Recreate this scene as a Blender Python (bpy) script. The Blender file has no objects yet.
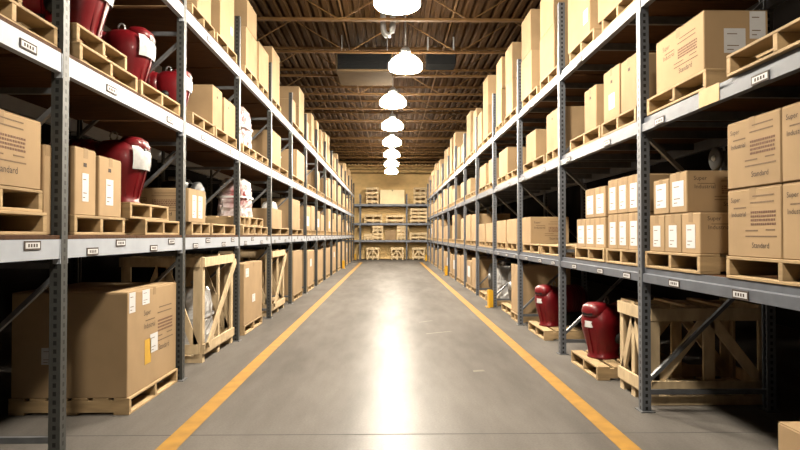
import bpy, bmesh, math, random
from mathutils import Vector, Matrix

# ------------------------------------------------------------------ camera, world, light, exposure
sc = bpy.context.scene
C = sc.collection
F_PX = 610.0                    # focal length in pixels of an 800 px wide frame
VPX, VPY = 390.0, 235.0         # vanishing point of the aisle
cam_d = bpy.data.cameras.new('camera'); cam = bpy.data.objects.new('camera', cam_d); C.objects.link(cam)
cam_d.sensor_width = 36.0; cam_d.lens = F_PX / 800 * 36.0; cam_d.clip_start = 0.05; cam_d.clip_end = 200
cam.location = (0, 0, 1.5)
yaw = math.atan((400 - VPX) / F_PX); pitch = math.atan((VPY - 225) / F_PX)
cam.rotation_euler = (math.pi / 2 + pitch, 0, -yaw)
sc.camera = cam
w = bpy.data.worlds.new('world'); sc.world = w; w.use_nodes = True
w.node_tree.nodes['Background'].inputs[0].default_value = (0.5, 0.42, 0.33, 1)
w.node_tree.nodes['Background'].inputs[1].default_value = 0.0
vs = sc.view_settings
vs.view_transform = 'Standard'; vs.look = 'None'; vs.gamma = 1.0; vs.use_curve_mapping = False
vs.exposure = 2.95
LAMP_Y = [8.57 + 3.3 * k for k in (-3, -1, 0, 1, 2, 3, 4, 5, 6, 7)]
LAMP_X = {8.57: 0.1, 11.87: 0.3}
LAMP_Z = 4.72
LAMP_COL = (1.0, 0.90, 0.745)
LENS_EMIT = 62.0                # glowing lower part of each lamp
BOWL_EMIT = 1.2                # dimmer upper reflector

FX = 2.14                       # half width of the aisle between the rack faces
RND = random.Random(7)

# ------------------------------------------------------------------ materials
MATS = {}
ALB = 0.5                       # overall reflectance scale (cut to weaken bounce light and deepen the shade; exposure makes up for it)
def nd(nt, t, **kw):
    n = nt.nodes.new(t)
    for k, v in kw.items(): setattr(n, k, v)
    return n
def mat(name, col, rough=0.6, metal=0.0, var=0.0, noise=None, bump=0.0, spec=0.5, coat=0.0, objvar=0.0, stretch=(1, 1, 1), col2=None):
    if name in MATS: return MATS[name]
    col = tuple(c * ALB for c in col); spec *= ALB; coat *= ALB
    if col2: col2 = tuple(c * ALB for c in col2)
    m = bpy.data.materials.new(name); m.use_nodes = True; nt = m.node_tree
    b = nt.nodes['Principled BSDF']
    b.inputs['Roughness'].default_value = rough; b.inputs['Metallic'].default_value = metal
    b.inputs['Specular IOR Level'].default_value = spec
    b.inputs['Coat Weight'].default_value = coat
    b.inputs['Base Color'].default_value = (*col, 1)
    if noise:
        tc = nd(nt, 'ShaderNodeTexCoord'); mp = nd(nt, 'ShaderNodeMapping'); mp.inputs['Scale'].default_value = stretch
        nz = nd(nt, 'ShaderNodeTexNoise'); nz.inputs['Scale'].default_value = noise; nz.inputs['Detail'].default_value = 5
        nt.links.new(tc.outputs['Object'], mp.inputs[0])
        vec = mp.outputs[0]
        if objvar:
            oi = nd(nt, 'ShaderNodeObjectInfo')
            mm = nd(nt, 'ShaderNodeVectorMath', operation='ADD'); sc_ = nd(nt, 'ShaderNodeMath', operation='MULTIPLY'); sc_.inputs[1].default_value = 37.0
            nt.links.new(oi.outputs['Random'], sc_.inputs[0]); nt.links.new(vec, mm.inputs[0]); nt.links.new(sc_.outputs[0], mm.inputs[1]); vec = mm.outputs[0]
        nt.links.new(vec, nz.inputs['Vector'])
        mx = nd(nt, 'ShaderNodeMix', data_type='RGBA')
        c2 = col2 or tuple(c * (1 - var) for c in col)
        mx.inputs[6].default_value = (*col, 1); mx.inputs[7].default_value = (*c2, 1)
        rp = nd(nt, 'ShaderNodeMapRange'); rp.inputs[1].default_value = 0.35; rp.inputs[2].default_value = 0.7
        nt.links.new(nz.outputs['Fac'], rp.inputs[0]); nt.links.new(rp.outputs[0], mx.inputs[0])
        out = mx.outputs[2]
        if objvar:
            hs = nd(nt, 'ShaderNodeHueSaturation')
            mr = nd(nt, 'ShaderNodeMapRange'); mr.inputs[3].default_value = 1 - objvar; mr.inputs[4].default_value = 1 + objvar
            nt.links.new(oi.outputs['Random'], mr.inputs[0]); nt.links.new(mr.outputs[0], hs.inputs['Value']); nt.links.new(out, hs.inputs['Color']); out = hs.outputs[0]
        nt.links.new(out, b.inputs['Base Color'])
        if bump:
            bp = nd(nt, 'ShaderNodeBump'); bp.inputs['Strength'].default_value = bump; bp.inputs['Distance'].default_value = 0.01
            nt.links.new(nz.outputs['Fac'], bp.inputs['Height']); nt.links.new(bp.outputs[0], b.inputs['Normal'])
    MATS[name] = m
    return m

CARD = mat('cardboard', (0.56, 0.385, 0.215), 0.85, var=0.14, noise=3.0, objvar=0.10, spec=0.2)
FLAP = mat('cardboard_flap', (0.54, 0.37, 0.205), 0.85, var=0.14, noise=3.0, objvar=0.10, spec=0.2)
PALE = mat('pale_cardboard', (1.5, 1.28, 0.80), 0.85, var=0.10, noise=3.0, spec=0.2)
TAPE = mat('packing_tape', (0.46, 0.31, 0.17), 0.7, spec=0.15, var=0.1, noise=4.0)
PINE = mat('pine', (0.66, 0.46, 0.245), 0.75, var=0.32, noise=4.0, objvar=0.14, stretch=(1, 1, 5), spec=0.25)
PINE2 = mat('crate_pine', (0.88, 0.67, 0.41), 0.75, var=0.30, noise=4.0, objvar=0.12, stretch=(3, 3, 1), spec=0.25)
LITPINE = mat('lit_pine', (1.25, 0.95, 0.56), 0.75, var=0.25, noise=4.0, objvar=0.12, stretch=(3, 3, 1), spec=0.25)  # crate pine brightened: light on the end rack put into the colour
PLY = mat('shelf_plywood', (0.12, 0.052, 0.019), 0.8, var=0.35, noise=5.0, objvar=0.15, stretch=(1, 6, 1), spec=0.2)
WPLY = mat('wall_plywood', (1.45, 1.0, 0.45), 0.8, var=0.22, noise=1.2, stretch=(1, 1, 3), spec=0.2)  # tan raised so the colour carries the light on the end wall
WHITEP = mat('white_paper', (0.85, 0.85, 0.86), 0.7, var=0.05, noise=20.0)
INK = mat('dark_ink', (0.10, 0.07, 0.055), 0.8, var=0.2, noise=60.0)
GINK = mat('grey_ink', (0.26, 0.165, 0.09), 0.8, var=0.2, noise=40.0)
RINK = mat('maroon_ink', (0.27, 0.14, 0.085), 0.8, var=0.25, noise=40.0)
YLAB = mat('yellow_sticker', (0.85, 0.50, 0.06), 0.6, var=0.1, noise=20.0)
TANLAB = mat('tan_sticker', (0.78, 0.52, 0.25), 0.7, var=0.1, noise=10.0)
BEAM_L = mat('pale_beam_paint', (0.54, 0.58, 0.65), 0.5, var=0.10, noise=8.0, objvar=0.04)
BEAM_R = mat('grey_beam_paint', (0.165, 0.18, 0.215), 0.45, var=0.22, noise=8.0, objvar=0.06)
BRACE = mat('galvanised_brace', (0.20, 0.207, 0.22), 0.45, metal=0.3, var=0.25, noise=12.0, objvar=0.08)
DARKMETAL = mat('dark_metal', (0.05, 0.05, 0.05), 0.5, var=0.3, noise=10.0)
GALV = mat('galvanised_sheet', (0.55, 0.56, 0.56), 0.4, metal=0.6, var=0.2, noise=6.0)
MATTE = mat('matte_black', (0.012, 0.012, 0.012), 0.95, spec=0.02, var=0.2, noise=8.0)
RED = mat('red_enamel', (0.22, 0.006, 0.011), 0.42, bump=0.25, var=0.35, noise=6.0, objvar=0.08, coat=0.2)
BLACKP = mat('black_plastic', (0.015, 0.014, 0.014), 0.5, var=0.2, noise=8.0)
WRAP = mat('plastic_wrap', (0.80, 0.79, 0.78), 0.22, var=0.25, noise=14.0, bump=0.6, coat=0.3)
WRAPRED = mat('plastic_over_red', (0.80, 0.79, 0.78), 0.3, noise=4.5, col2=(0.30, 0.03, 0.035), bump=0.6, coat=0.3, objvar=0.05)
YPAINT = mat('yellow_floor_paint', (0.50, 0.25, 0.022), 0.6, var=0.28, noise=7.0, bump=0.1)
YGUARD = mat('yellow_guard_paint', (0.85, 0.46, 0.02), 0.5, var=0.15, noise=9.0)
DECK = mat('roof_deck_metal', (0.060, 0.029, 0.009), 0.9, spec=0.08, var=0.35, noise=1.5, stretch=(1, 0.25, 1))
JOIST = mat('joist_paint', (0.15, 0.078, 0.026), 0.8, spec=0.15, var=0.3, noise=3.0)
WALLM = mat('side_wall_shade', (0.012, 0.009, 0.007), 0.9, spec=0.1, var=0.25, noise=1.0)  # near-black tone paints the shade behind the racks
JOINT = mat('joint_sealant', (0.10, 0.095, 0.09), 0.8, var=0.2, noise=20.0)
HOUSING = mat('lamp_housing', (0.45, 0.45, 0.45), 0.45, metal=0.4, var=0.1, noise=8.0)

def post_mat(name, col):
    m = bpy.data.materials.new(name); m.use_nodes = True; nt = m.node_tree; b = nt.nodes['Principled BSDF']
    col = tuple(c * ALB for c in col)
    b.inputs['Roughness'].default_value = 0.5; b.inputs['Metallic'].default_value = 0.25; b.inputs['Specular IOR Level'].default_value = 0.25
    tc = nd(nt, 'ShaderNodeTexCoord'); sp = nd(nt, 'ShaderNodeSeparateXYZ'); nt.links.new(tc.outputs['Object'], sp.inputs[0])
    def M(op, a, b_=None):
        n = nd(nt, 'ShaderNodeMath', operation=op)
        for i, v in enumerate((a, b_)):
            if v is None: continue
            if isinstance(v, (int, float)): n.inputs[i].default_value = v
            else: nt.links.new(v, n.inputs[i])
        return n.outputs[0]
    ax = M('ABSOLUTE', sp.outputs[0]); ay = M('ABSOLUTE', sp.outputs[1])
    near = M('LESS_THAN', M('MINIMUM', ax, ay), 0.011)
    fz = M('ABSOLUTE', M('SUBTRACT', M('FRACT', M('MULTIPLY', sp.outputs[2], 1 / 0.055)), 0.5))
    hole = M('MULTIPLY', near, M('LESS_THAN', fz, 0.26))
    nz = nd(nt, 'ShaderNodeTexNoise'); nz.inputs['Scale'].default_value = 14
    nt.links.new(tc.outputs['Object'], nz.inputs['Vector'])
    m1 = nd(nt, 'ShaderNodeMix', data_type='RGBA'); m1.inputs[6].default_value = (*col, 1); m1.inputs[7].default_value = (*[c * 0.6 for c in col], 1)
    nt.links.new(nz.outputs['Fac'], m1.inputs[0])
    m2 = nd(nt, 'ShaderNodeMix', data_type='RGBA'); m2.inputs[7].default_value = (0.012, 0.012, 0.012, 1)
    nt.links.new(m1.outputs[2], m2.inputs[6]); nt.links.new(hole, m2.inputs[0]); nt.links.new(m2.outputs[2], b.inputs['Base Color'])
    return m
POST_L = post_mat('dark_post_paint', (0.115, 0.118, 0.112))
POST_R = post_mat('grey_post_paint', (0.24, 0.255, 0.285))

FLOOR_GLOSS = 0.046
def floor_mat():
    m = bpy.data.materials.new('polished_concrete'); m.use_nodes = True; nt = m.node_tree; b = nt.nodes['Principled BSDF']
    tc = nd(nt, 'ShaderNodeTexCoord')
    n1 = nd(nt, 'ShaderNodeTexNoise'); n1.inputs['Scale'].default_value = 0.9; n1.inputs['Detail'].default_value = 8; n1.inputs['Roughness'].default_value = 0.65
    n2 = nd(nt, 'ShaderNodeTexNoise'); n2.inputs['Scale'].default_value = 60; n2.inputs['Detail'].default_value = 3
    n3 = nd(nt, 'ShaderNodeTexNoise'); n3.inputs['Scale'].default_value = 5; n3.inputs['Detail'].default_value = 6
    mp = nd(nt, 'ShaderNodeMapping'); mp.inputs['Scale'].default_value = (1.0, 0.22, 1)
    nt.links.new(tc.outputs['Object'], mp.inputs[0])
    for n in (n1, n3): nt.links.new(mp.outputs[0], n.inputs['Vector'])
    nt.links.new(tc.outputs['Object'], n2.inputs['Vector'])
    r1 = nd(nt, 'ShaderNodeValToRGB'); r1.color_ramp.elements[0].position = 0.36; r1.color_ramp.elements[1].position = 0.64
    r1.color_ramp.elements[0].color = (0.140 * ALB, 0.126 * ALB, 0.113 * ALB, 1); r1.color_ramp.elements[1].color = (0.215 * ALB, 0.194 * ALB, 0.175 * ALB, 1)
    nt.links.new(n1.outputs['Fac'], r1.inputs[0])
    mx = nd(nt, 'ShaderNodeMix', data_type='RGBA', blend_type='OVERLAY'); mx.inputs[0].default_value = 0.25
    nt.links.new(r1.outputs[0], mx.inputs[6]); nt.links.new(n2.outputs['Fac'], mx.inputs[7])
    mx2 = nd(nt, 'ShaderNodeMix', data_type='RGBA', blend_type='OVERLAY'); mx2.inputs[0].default_value = 0.25
    nt.links.new(mx.outputs[2], mx2.inputs[6]); nt.links.new(n3.outputs['Fac'], mx2.inputs[7])
    dif = nd(nt, 'ShaderNodeBsdfDiffuse'); glo = nd(nt, 'ShaderNodeBsdfGlossy'); mixs = nd(nt, 'ShaderNodeMixShader'); mixs.inputs[0].default_value = FLOOR_GLOSS
    nt.links.new(mx2.outputs[2], dif.inputs['Color']); nt.links.new(dif.outputs[0], mixs.inputs[1]); nt.links.new(glo.outputs[0], mixs.inputs[2])
    nt.links.new(mixs.outputs[0], nt.nodes['Material Output'].inputs['Surface']); nt.nodes.remove(b)
    rr = nd(nt, 'ShaderNodeMapRange'); rr.inputs[3].default_value = 0.27; rr.inputs[4].default_value = 0.40
    nt.links.new(n1.outputs['Fac'], rr.inputs[0]); nt.links.new(rr.outputs[0], glo.inputs['Roughness'])
    bp = nd(nt, 'ShaderNodeBump'); bp.inputs['Strength'].default_value = 0.12; bp.inputs['Distance'].default_value = 0.004
    nt.links.new(n2.outputs['Fac'], bp.inputs['Height']); nt.links.new(bp.outputs[0], dif.inputs['Normal']); nt.links.new(bp.outputs[0], glo.inputs['Normal'])
    return m
CONC = floor_mat()

def emit_mat(name, col, s):
    m = bpy.data.materials.new(name); m.use_nodes = True; b = m.node_tree.nodes['Principled BSDF']
    b.inputs['Base Color'].default_value = (0.9, 0.9, 0.88, 1); b.inputs['Roughness'].default_value = 0.3
    b.inputs['Emission Color'].default_value = (*col, 1); b.inputs['Emission Strength'].default_value = s
    return m
GLOW = emit_mat('glowing_acrylic', LAMP_COL, BOWL_EMIT)
LENS = emit_mat('glowing_lens', LAMP_COL, LENS_EMIT)

# ------------------------------------------------------------------ mesh helpers
class MB:
    def __init__(s): s.v = []; s.f = []; s.m = []; s.sm = []
    def add(s, vs_, fs, mi=0, smooth=False):
        o = len(s.v); s.v += [tuple(p) for p in vs_]
        for f in fs: s.f.append([i + o for i in f]); s.m.append(mi); s.sm.append(smooth)
        return s
    def box(s, x0, x1, y0, y1, z0, z1, mi=0):
        x0, x1 = min(x0, x1), max(x0, x1); y0, y1 = min(y0, y1), max(y0, y1); z0, z1 = min(z0, z1), max(z0, z1)
        return s.add([(x0, y0, z0), (x1, y0, z0), (x1, y1, z0), (x0, y1, z0), (x0, y0, z1), (x1, y0, z1), (x1, y1, z1), (x0, y1, z1)],
                     [(0, 3, 2, 1), (4, 5, 6, 7), (0, 1, 5, 4), (1, 2, 6, 5), (2, 3, 7, 6), (3, 0, 4, 7)], mi)
    def chbox(s, x0, x1, y0, y1, z0, z1, c=0.006, mi=0):
        # box with chamfered edges
        vs_ = []; idx = {}
        X = (x0, x1); Y = (y0, y1); Z = (z0, z1); sg = (1, -1)
        for i in range(2):
            for j in range(2):
                for k in range(2):
                    a = (X[i], Y[j] + sg[j] * c, Z[k] + sg[k] * c); b = (X[i] + sg[i] * c, Y[j], Z[k] + sg[k] * c); d = (X[i] + sg[i] * c, Y[j] + sg[j] * c, Z[k])
                    idx[i, j, k] = len(vs_); vs_ += [a, b, d]
        I = lambda i, j, k, a: idx[i, j, k] + a
        fs = []
        for i in range(2):
            q = [I(i, 0, 0, 0), I(i, 1, 0, 0), I(i, 1, 1, 0), I(i, 0, 1, 0)]; fs.append(q if i else q[::-1])
            q = [I(0, i, 0, 1), I(1, i, 0, 1), I(1, i, 1, 1), I(0, i, 1, 1)]; fs.append(q[::-1] if i else q)
            q = [I(0, 0, i, 2), I(1, 0, i, 2), I(1, 1, i, 2), I(0, 1, i, 2)]; fs.append(q if i else q[::-1])
        for i in range(2):
            for j in range(2):
                fs.append([I(i, j, 0, 0), I(i, j, 1, 0), I(i, j, 1, 1), I(i, j, 0, 1)])
                fs.append([I(i, 0, j, 0), I(i, 1, j, 0), I(i, 1, j, 2), I(i, 0, j, 2)])
                fs.append([I(0, i, j, 1), I(1, i, j, 1), I(1, i, j, 2), I(0, i, j, 2)])
                for k in range(2): fs.append([I(i, j, k, 0), I(i, j, k, 1), I(i, j, k, 2)])
        return s.add(vs_, fs, mi)
    def prism_y(s, prof, y0, y1, mi=0):           # profile of (x, z) extruded along y
        n = len(prof)
        vs_ = [(x, y0, z) for x, z in prof] + [(x, y1, z) for x, z in prof]
        fs = [list(range(n)), list(range(2 * n - 1, n - 1, -1))] + [(i, i + n, (i + 1) % n + n, (i + 1) % n) for i in range(n)]
        return s.add(vs_, fs, mi)
    def prism_z(s, prof, z0, z1, mi=0):
        n = len(prof)
        vs_ = [(x, y, z0) for x, y in prof] + [(x, y, z1) for x, y in prof]
        fs = [list(range(n))[::-1], list(range(n, 2 * n))] + [(i, (i + 1) % n, (i + 1) % n + n, i + n) for i in range(n)]
        return s.add(vs_, fs, mi)
    def bar(s, p, q, a, b, up=(0, 0, 1), mi=0):   # rectangular bar from p to q, a across, b along up
        p = Vector(p); q = Vector(q); d = (q - p).normalized(); u = Vector(up)
        r = d.cross(u)
        if r.length < 1e-4: r = d.cross(Vector((1, 0, 0)))
        r.normalize(); u = r.cross(d).normalized()
        vs_ = [pt + r * sx * a / 2 + u * sy * b / 2 for pt in (p, q) for sx, sy in ((-1, -1), (1, -1), (1, 1), (-1, 1))]
        return s.add(vs_, [(0, 1, 2, 3), (7, 6, 5, 4), (0, 4, 5, 1), (1, 5, 6, 2), (2, 6, 7, 3), (3, 7, 4, 0)], mi)
    def loft(s, secs, n=20, e=2.0, mi=0, axis='z', caps=True, a0=0.0, a1=2 * math.pi):   # secs: (t, c1, c2, r1, r2)
        vs_ = []; full = abs(a1 - a0 - 2 * math.pi) < 1e-6; m = n if full else n + 1
        for t, c1, c2, r1, r2 in secs:
            for i in range(m):
                a = a0 + (a1 - a0) * i / n; ca, sa = math.cos(a), math.sin(a)
                u = c1 + r1 * math.copysign(abs(ca) ** (2 / e), ca); v = c2 + r2 * math.copysign(abs(sa) ** (2 / e), sa)
                vs_.append((u, v, t) if axis == 'z' else ((t, u, v) if axis == 'x' else (v, t, u)))
        fs = []
        for k in range(len(secs) - 1):
            for i in range(n):
                j = (i + 1) % m
                fs.append((k * m + i, k * m + j, (k + 1) * m + j, (k + 1) * m + i))
        if caps and full:
            fs.append(list(range(m))[::-1]); fs.append([(len(secs) - 1) * m + i for i in range(m)])
        return s.add(vs_, fs, mi, True)
    def tube(s, pts, r, n=8, mi=0):
        pts = [Vector(p) for p in pts]; vs_ = []
        for k, p in enumerate(pts):
            d = (pts[min(k + 1, len(pts) - 1)] - pts[max(k - 1, 0)]).normalized()
            ref = Vector((0, 0, 1)) if abs(d.z) < 0.9 else Vector((1, 0, 0))
            a = d.cross(ref).normalized(); b = d.cross(a)
            vs_ += [p + a * r * math.cos(2 * math.pi * i / n) + b * r * math.sin(2 * math.pi * i / n) for i in range(n)]
        fs = [(k * n + i, k * n + (i + 1) % n, (k + 1) * n + (i + 1) % n, (k + 1) * n + i) for k in range(len(pts) - 1) for i in range(n)]
        fs += [list(range(n))[::-1], [(len(pts) - 1) * n + i for i in range(n)]]
        return s.add(vs_, fs, mi, True)
    def mesh(s, name, *mats):
        me = bpy.data.meshes.new(name); me.from_pydata(s.v, [], s.f)
        for m in mats: me.materials.append(m)
        for p, mi, sm in zip(me.polygons, s.m, s.sm): p.material_index = mi; p.use_smooth = sm
        bm = bmesh.new(); bm.from_mesh(me); bmesh.ops.recalc_face_normals(bm, faces=bm.faces); bm.to_mesh(me); bm.free()
        return me

def obj(name, me, parent=None, loc=(0, 0, 0), rot=(0, 0, 0)):
    o = bpy.data.objects.new(name, me); C.objects.link(o); o.location = loc; o.rotation_euler = rot
    if parent: o.parent = parent
    return o
def tag(o, label=None, cat=None, group=None, kind=None):
    if label: o['label'] = label
    if cat: o['category'] = cat
    if group: o['group'] = group
    if kind: o['kind'] = kind
    return o
CACHE = {}
def cached(key, fn):
    if key not in CACHE: CACHE[key] = fn()
    return CACHE[key]

def text_verts(txt):
    def mk():
        cu = bpy.data.curves.new('txt', 'FONT'); cu.body = txt; cu.size = 1.0; cu.resolution_u = 2
        o = bpy.data.objects.new('txt', cu); me = bpy.data.meshes.new_from_object(o)
        v = [tuple(p.co) for p in me.vertices]; f = [tuple(p.vertices) for p in me.polygons]
        bpy.data.objects.remove(o); bpy.data.curves.remove(cu); bpy.data.meshes.remove(me)
        return v, f
    return cached(('txt', txt), mk)

# ------------------------------------------------------------------ the setting
Y_BACK = 38.2; Y_REAR = -7.0; WX = 6.5; DECK_Z = 5.9; CH_Z = 5.2
fl = MB().box(-WX, WX, Y_REAR, Y_BACK, -0.12, 0).mesh('floor', CONC)
floor = tag(obj('floor', fl), kind='structure')
def line(x0, x1, y0, y1):
    mb = MB(); mb.box(x0, x1, y0, y1, 0.0005, 0.003); return mb.mesh('painted_line', YPAINT)
for xc in (-1.565, 1.685):
    tag(obj('painted_line', line(xc - 0.072, xc + 0.072, -3, 33.5), floor), 'yellow painted aisle line')
for yy in (4.62, 16.6, 28.6):
    obj('expansion_joint', MB().box(-WX, WX, yy - 0.006, yy + 0.006, 0.0004, 0.0012).mesh('expansion_joint', JOINT), floor)
for (x, y, a, l, w_) in ((0.75, 9.4, 0.5, 0.5, 0.05), (0.98, 6.75, 0.1, 0.14, 0.1), (0.62, 10.6, 0.7, 0.35, 0.04)):
    obj('paint_scuff', MB().add([(-l / 2, -w_ / 2, .0006), (l / 2, -w_ / 3, .0006), (l / 2.2, w_ / 2, .0006), (-l / 2.4, w_ / 2.5, .0006)], [(0, 1, 2, 3)]).mesh('paint_scuff', mat('worn_yellow', (0.20, 0.168, 0.12), 0.6, var=0.3, noise=20.0)), floor, (x, y, 0), (0, 0, a))

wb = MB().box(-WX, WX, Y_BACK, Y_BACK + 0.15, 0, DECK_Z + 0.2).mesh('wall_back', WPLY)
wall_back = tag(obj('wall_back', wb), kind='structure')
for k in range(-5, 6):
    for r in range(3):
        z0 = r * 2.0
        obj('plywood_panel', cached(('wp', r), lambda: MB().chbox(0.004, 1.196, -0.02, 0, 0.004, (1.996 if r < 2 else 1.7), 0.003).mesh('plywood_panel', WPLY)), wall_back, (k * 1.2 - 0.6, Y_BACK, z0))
tag(obj('wall_left', MB().box(-WX - 0.15, -WX, Y_REAR, Y_BACK, 0, DECK_Z + 0.2).mesh('wall_left', WALLM)), kind='structure')
tag(obj('wall_right', MB().box(WX, WX + 0.15, Y_REAR, Y_BACK, 0, DECK_Z + 0.2).mesh('wall_right', WALLM)), kind='structure')
tag(obj('wall_front', MB().box(-WX, WX, Y_REAR - 0.15, Y_REAR, 0, DECK_Z + 0.2).mesh('wall_front', WALLM)), kind='structure')
# corrugated roof deck, ribs along the aisle
prof = []; p = 0.2; n = int(2 * WX / p)
for i in range(n):
    x = -WX + i * p
    prof += [(x, DECK_Z), (x + 0.09, DECK_Z), (x + 0.115, DECK_Z + 0.06), (x + 0.175, DECK_Z + 0.06)]
prof.append((WX, DECK_Z))
mb = MB(); m_ = len(prof)
vv = [(x, Y_REAR, z) for x, z in prof] + [(x, Y_BACK, z) for x, z in prof]
mb.add(vv, [(i, i + 1, i + 1 + m_, i + m_) for i in range(m_ - 1)])
mb.box(-WX, WX, Y_REAR, Y_BACK, DECK_Z + 0.08, DECK_Z + 0.2)
ceiling = tag(obj('ceiling', mb.mesh('ceiling', DECK)), kind='structure')
jm = MB()
jm.prism_y([(0, 0)] * 0 or [(-0.04, 0), (0.04, 0), (0.04, 0.008), (0.006, 0.008), (0.006, 0.05), (-0.006, 0.05), (-0.006, 0.008), (-0.04, 0.008)], -WX + 0.02, WX - 0.02)
jm.prism_y([(-0.04, 0.69), (0.04, 0.69), (0.04, 0.682), (0.006, 0.682), (0.006, 0.64), (-0.006, 0.64), (-0.006, 0.682), (-0.04, 0.682)], -WX + 0.02, WX - 0.02)
jmesh = jm.mesh('roof_joist', JOIST)
web_up = MB().bar((0, -0.55, 0.012), (0, 0.55, 0.672), 0.018, 0.018, (1, 0, 0)).mesh('web_rod', JOIST)
web_dn = MB().bar((0, 0.55, 0.012), (0, -0.55, 0.672), 0.018, 0.018, (1, 0, 0)).mesh('web_rod', JOIST)
for k in range(-9, 15):
    y = 10.5 + 1.87 * k
    j = obj('roof_joist', jmesh, ceiling, (0, y, CH_Z + 0.005), (0, 0, math.pi / 2))
    for i in range(-4, 5):
        a = obj('web_rod', web_up if i % 2 else web_dn, j, (0, i * 1.12 + 0.3, 0))
# bridging lines along the roof
for x in (-3.6, -0.95, 1.25, 3.9):
    obj('bridging_angle', MB().bar((x, Y_REAR + .1, CH_Z + 0.66), (x, Y_BACK - .1, CH_Z + 0.66), 0.03, 0.03).mesh('bridging_angle', JOIST), ceiling)

# ------------------------------------------------------------------ lamps
bowl = MB().loft([(0.29, 0, 0, .13, .13), (0.265, 0, 0, .20, .20), (0.20, 0, 0, .28, .28), (0.13, 0, 0, .32, .32)], 24, caps=False).mesh('reflector_bowl', GLOW)
lens = MB().loft([(0.13, 0, 0, .32, .32), (0.04, 0, 0, .33, .33), (0.0, 0, 0, .30, .30), (-0.03, 0, 0, .2, .2), (-0.045, 0, 0, .06, .06)], 24).mesh('prismatic_lens', LENS)
hous = MB().loft([(0.28, 0, 0, .10, .10), (0.29, 0, 0, .11, .11), (0.40, 0, 0, .10, .10), (0.45, 0, 0, .06, .06), (0.475, 0, 0, .02, .02)], 16).mesh('ballast_housing', HOUSING)
stem_l = MB().tube([(0, 0, 0.40), (0, 0, CH_Z + 0.695 - LAMP_Z)], 0.014).mesh('conduit_stem', GALV); stem_s = MB().tube([(0, 0, 0.40), (0, 0, CH_Z - 0.002 - LAMP_Z)], 0.014).mesh('conduit_stem', GALV)
ORD = ['zeroth', 'first', 'second', 'third', 'fourth', 'fifth', 'sixth', 'seventh', 'eighth', 'ninth', 'tenth', 'eleventh', 'twelfth', 'thirteenth', 'fourteenth', 'fifteenth', 'sixteenth', 'seventeenth', 'eighteenth']
for i, y in enumerate(LAMP_Y):
    x = LAMP_X.get(round(y, 2), 0.07)
    L = tag(obj('high_bay_lamp', None, None, (x, y, LAMP_Z)), 'glowing high bay lamp over the aisle, %s lamp from the end wall' % ORD[len(LAMP_Y) - i], 'lamp', 'high bay lamps along the aisle')
    obj('reflector_bowl', bowl, L); obj('ballast_housing', hous, L); obj('prismatic_lens', lens, L); obj('conduit_stem', stem_s if min(abs(y - 10.5 - 1.87 * q) for q in range(-9, 15)) < 0.12 else stem_l, L)

# heater unit and flue under the roof
H = tag(obj('unit_heater', None, None, (-0.56, 13.55, CH_Z)), 'long boxy sheet metal heater unit hung under the roof joists', 'heater')
obj('casing', MB().chbox(-0.62, 0.62, -0.35, 0.95, -0.14, 0.28, 0.02).mesh('casing', mat('heater_tan', (0.115, 0.08, 0.045), 0.95, spec=0.02, var=0.2, noise=4.0)), H)
obj('shade_sheet', MB().box(-0.58, 0.58, -0.362, -0.352, -0.10, 0.25).mesh('shade_sheet', MATTE), H)  # added black sheet and slats stand for shade on the near face
for k in range(7): obj('shade_slat', cached('gs', lambda: MB().box(-0.57, 0.57, -0.375, -0.362, -0.005, 0.005).mesh('shade_slat', MATTE)), H, (0, 0, -0.08 + k * 0.05))
for sx in (-0.5, 0.5):
    for sy in (-0.2, 0.8): obj('hanger_rod', cached('hr', lambda: MB().tube([(0, 0, 0.26), (0, 0, 0.69)], 0.01, 6).mesh('hanger_rod', GALV)), H, (sx, sy, 0))
H2 = tag(obj('exhaust_fan', None, None, (1.12, 13.4, CH_Z + 0.02)), 'small dark ventilation box hung between the roof joists', 'fan')
obj('casing', MB().chbox(-0.32, 0.32, -0.2, 0.3, 0.0, 0.3, 0.015).mesh('casing', MATTE), H2)
obj('hanger_strap', MB().box(-0.3, -0.27, 0, 0.03, 0.3, 0.66).box(0.27, 0.3, 0, 0.03, 0.3, 0.66).mesh('hanger_strap', GALV), H2)
tag(obj('flue_pipe', MB().tube([(-0.09, 0, 0.66), (-0.09, 0, 0.16), (-0.075, 0, 0.06), (-0.03, 0, 0.0), (0.03, 0, 0.0), (0.075, 0, 0.06), (0.09, 0, 0.16), (0.09, 0, 0.66)], 0.055, 10).mesh('flue_pipe', GALV), None, (-0.04, 11.3, CH_Z + 0.02)), 'shiny U-shaped metal pipe hanging from the roof deck', 'pipe')

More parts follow.
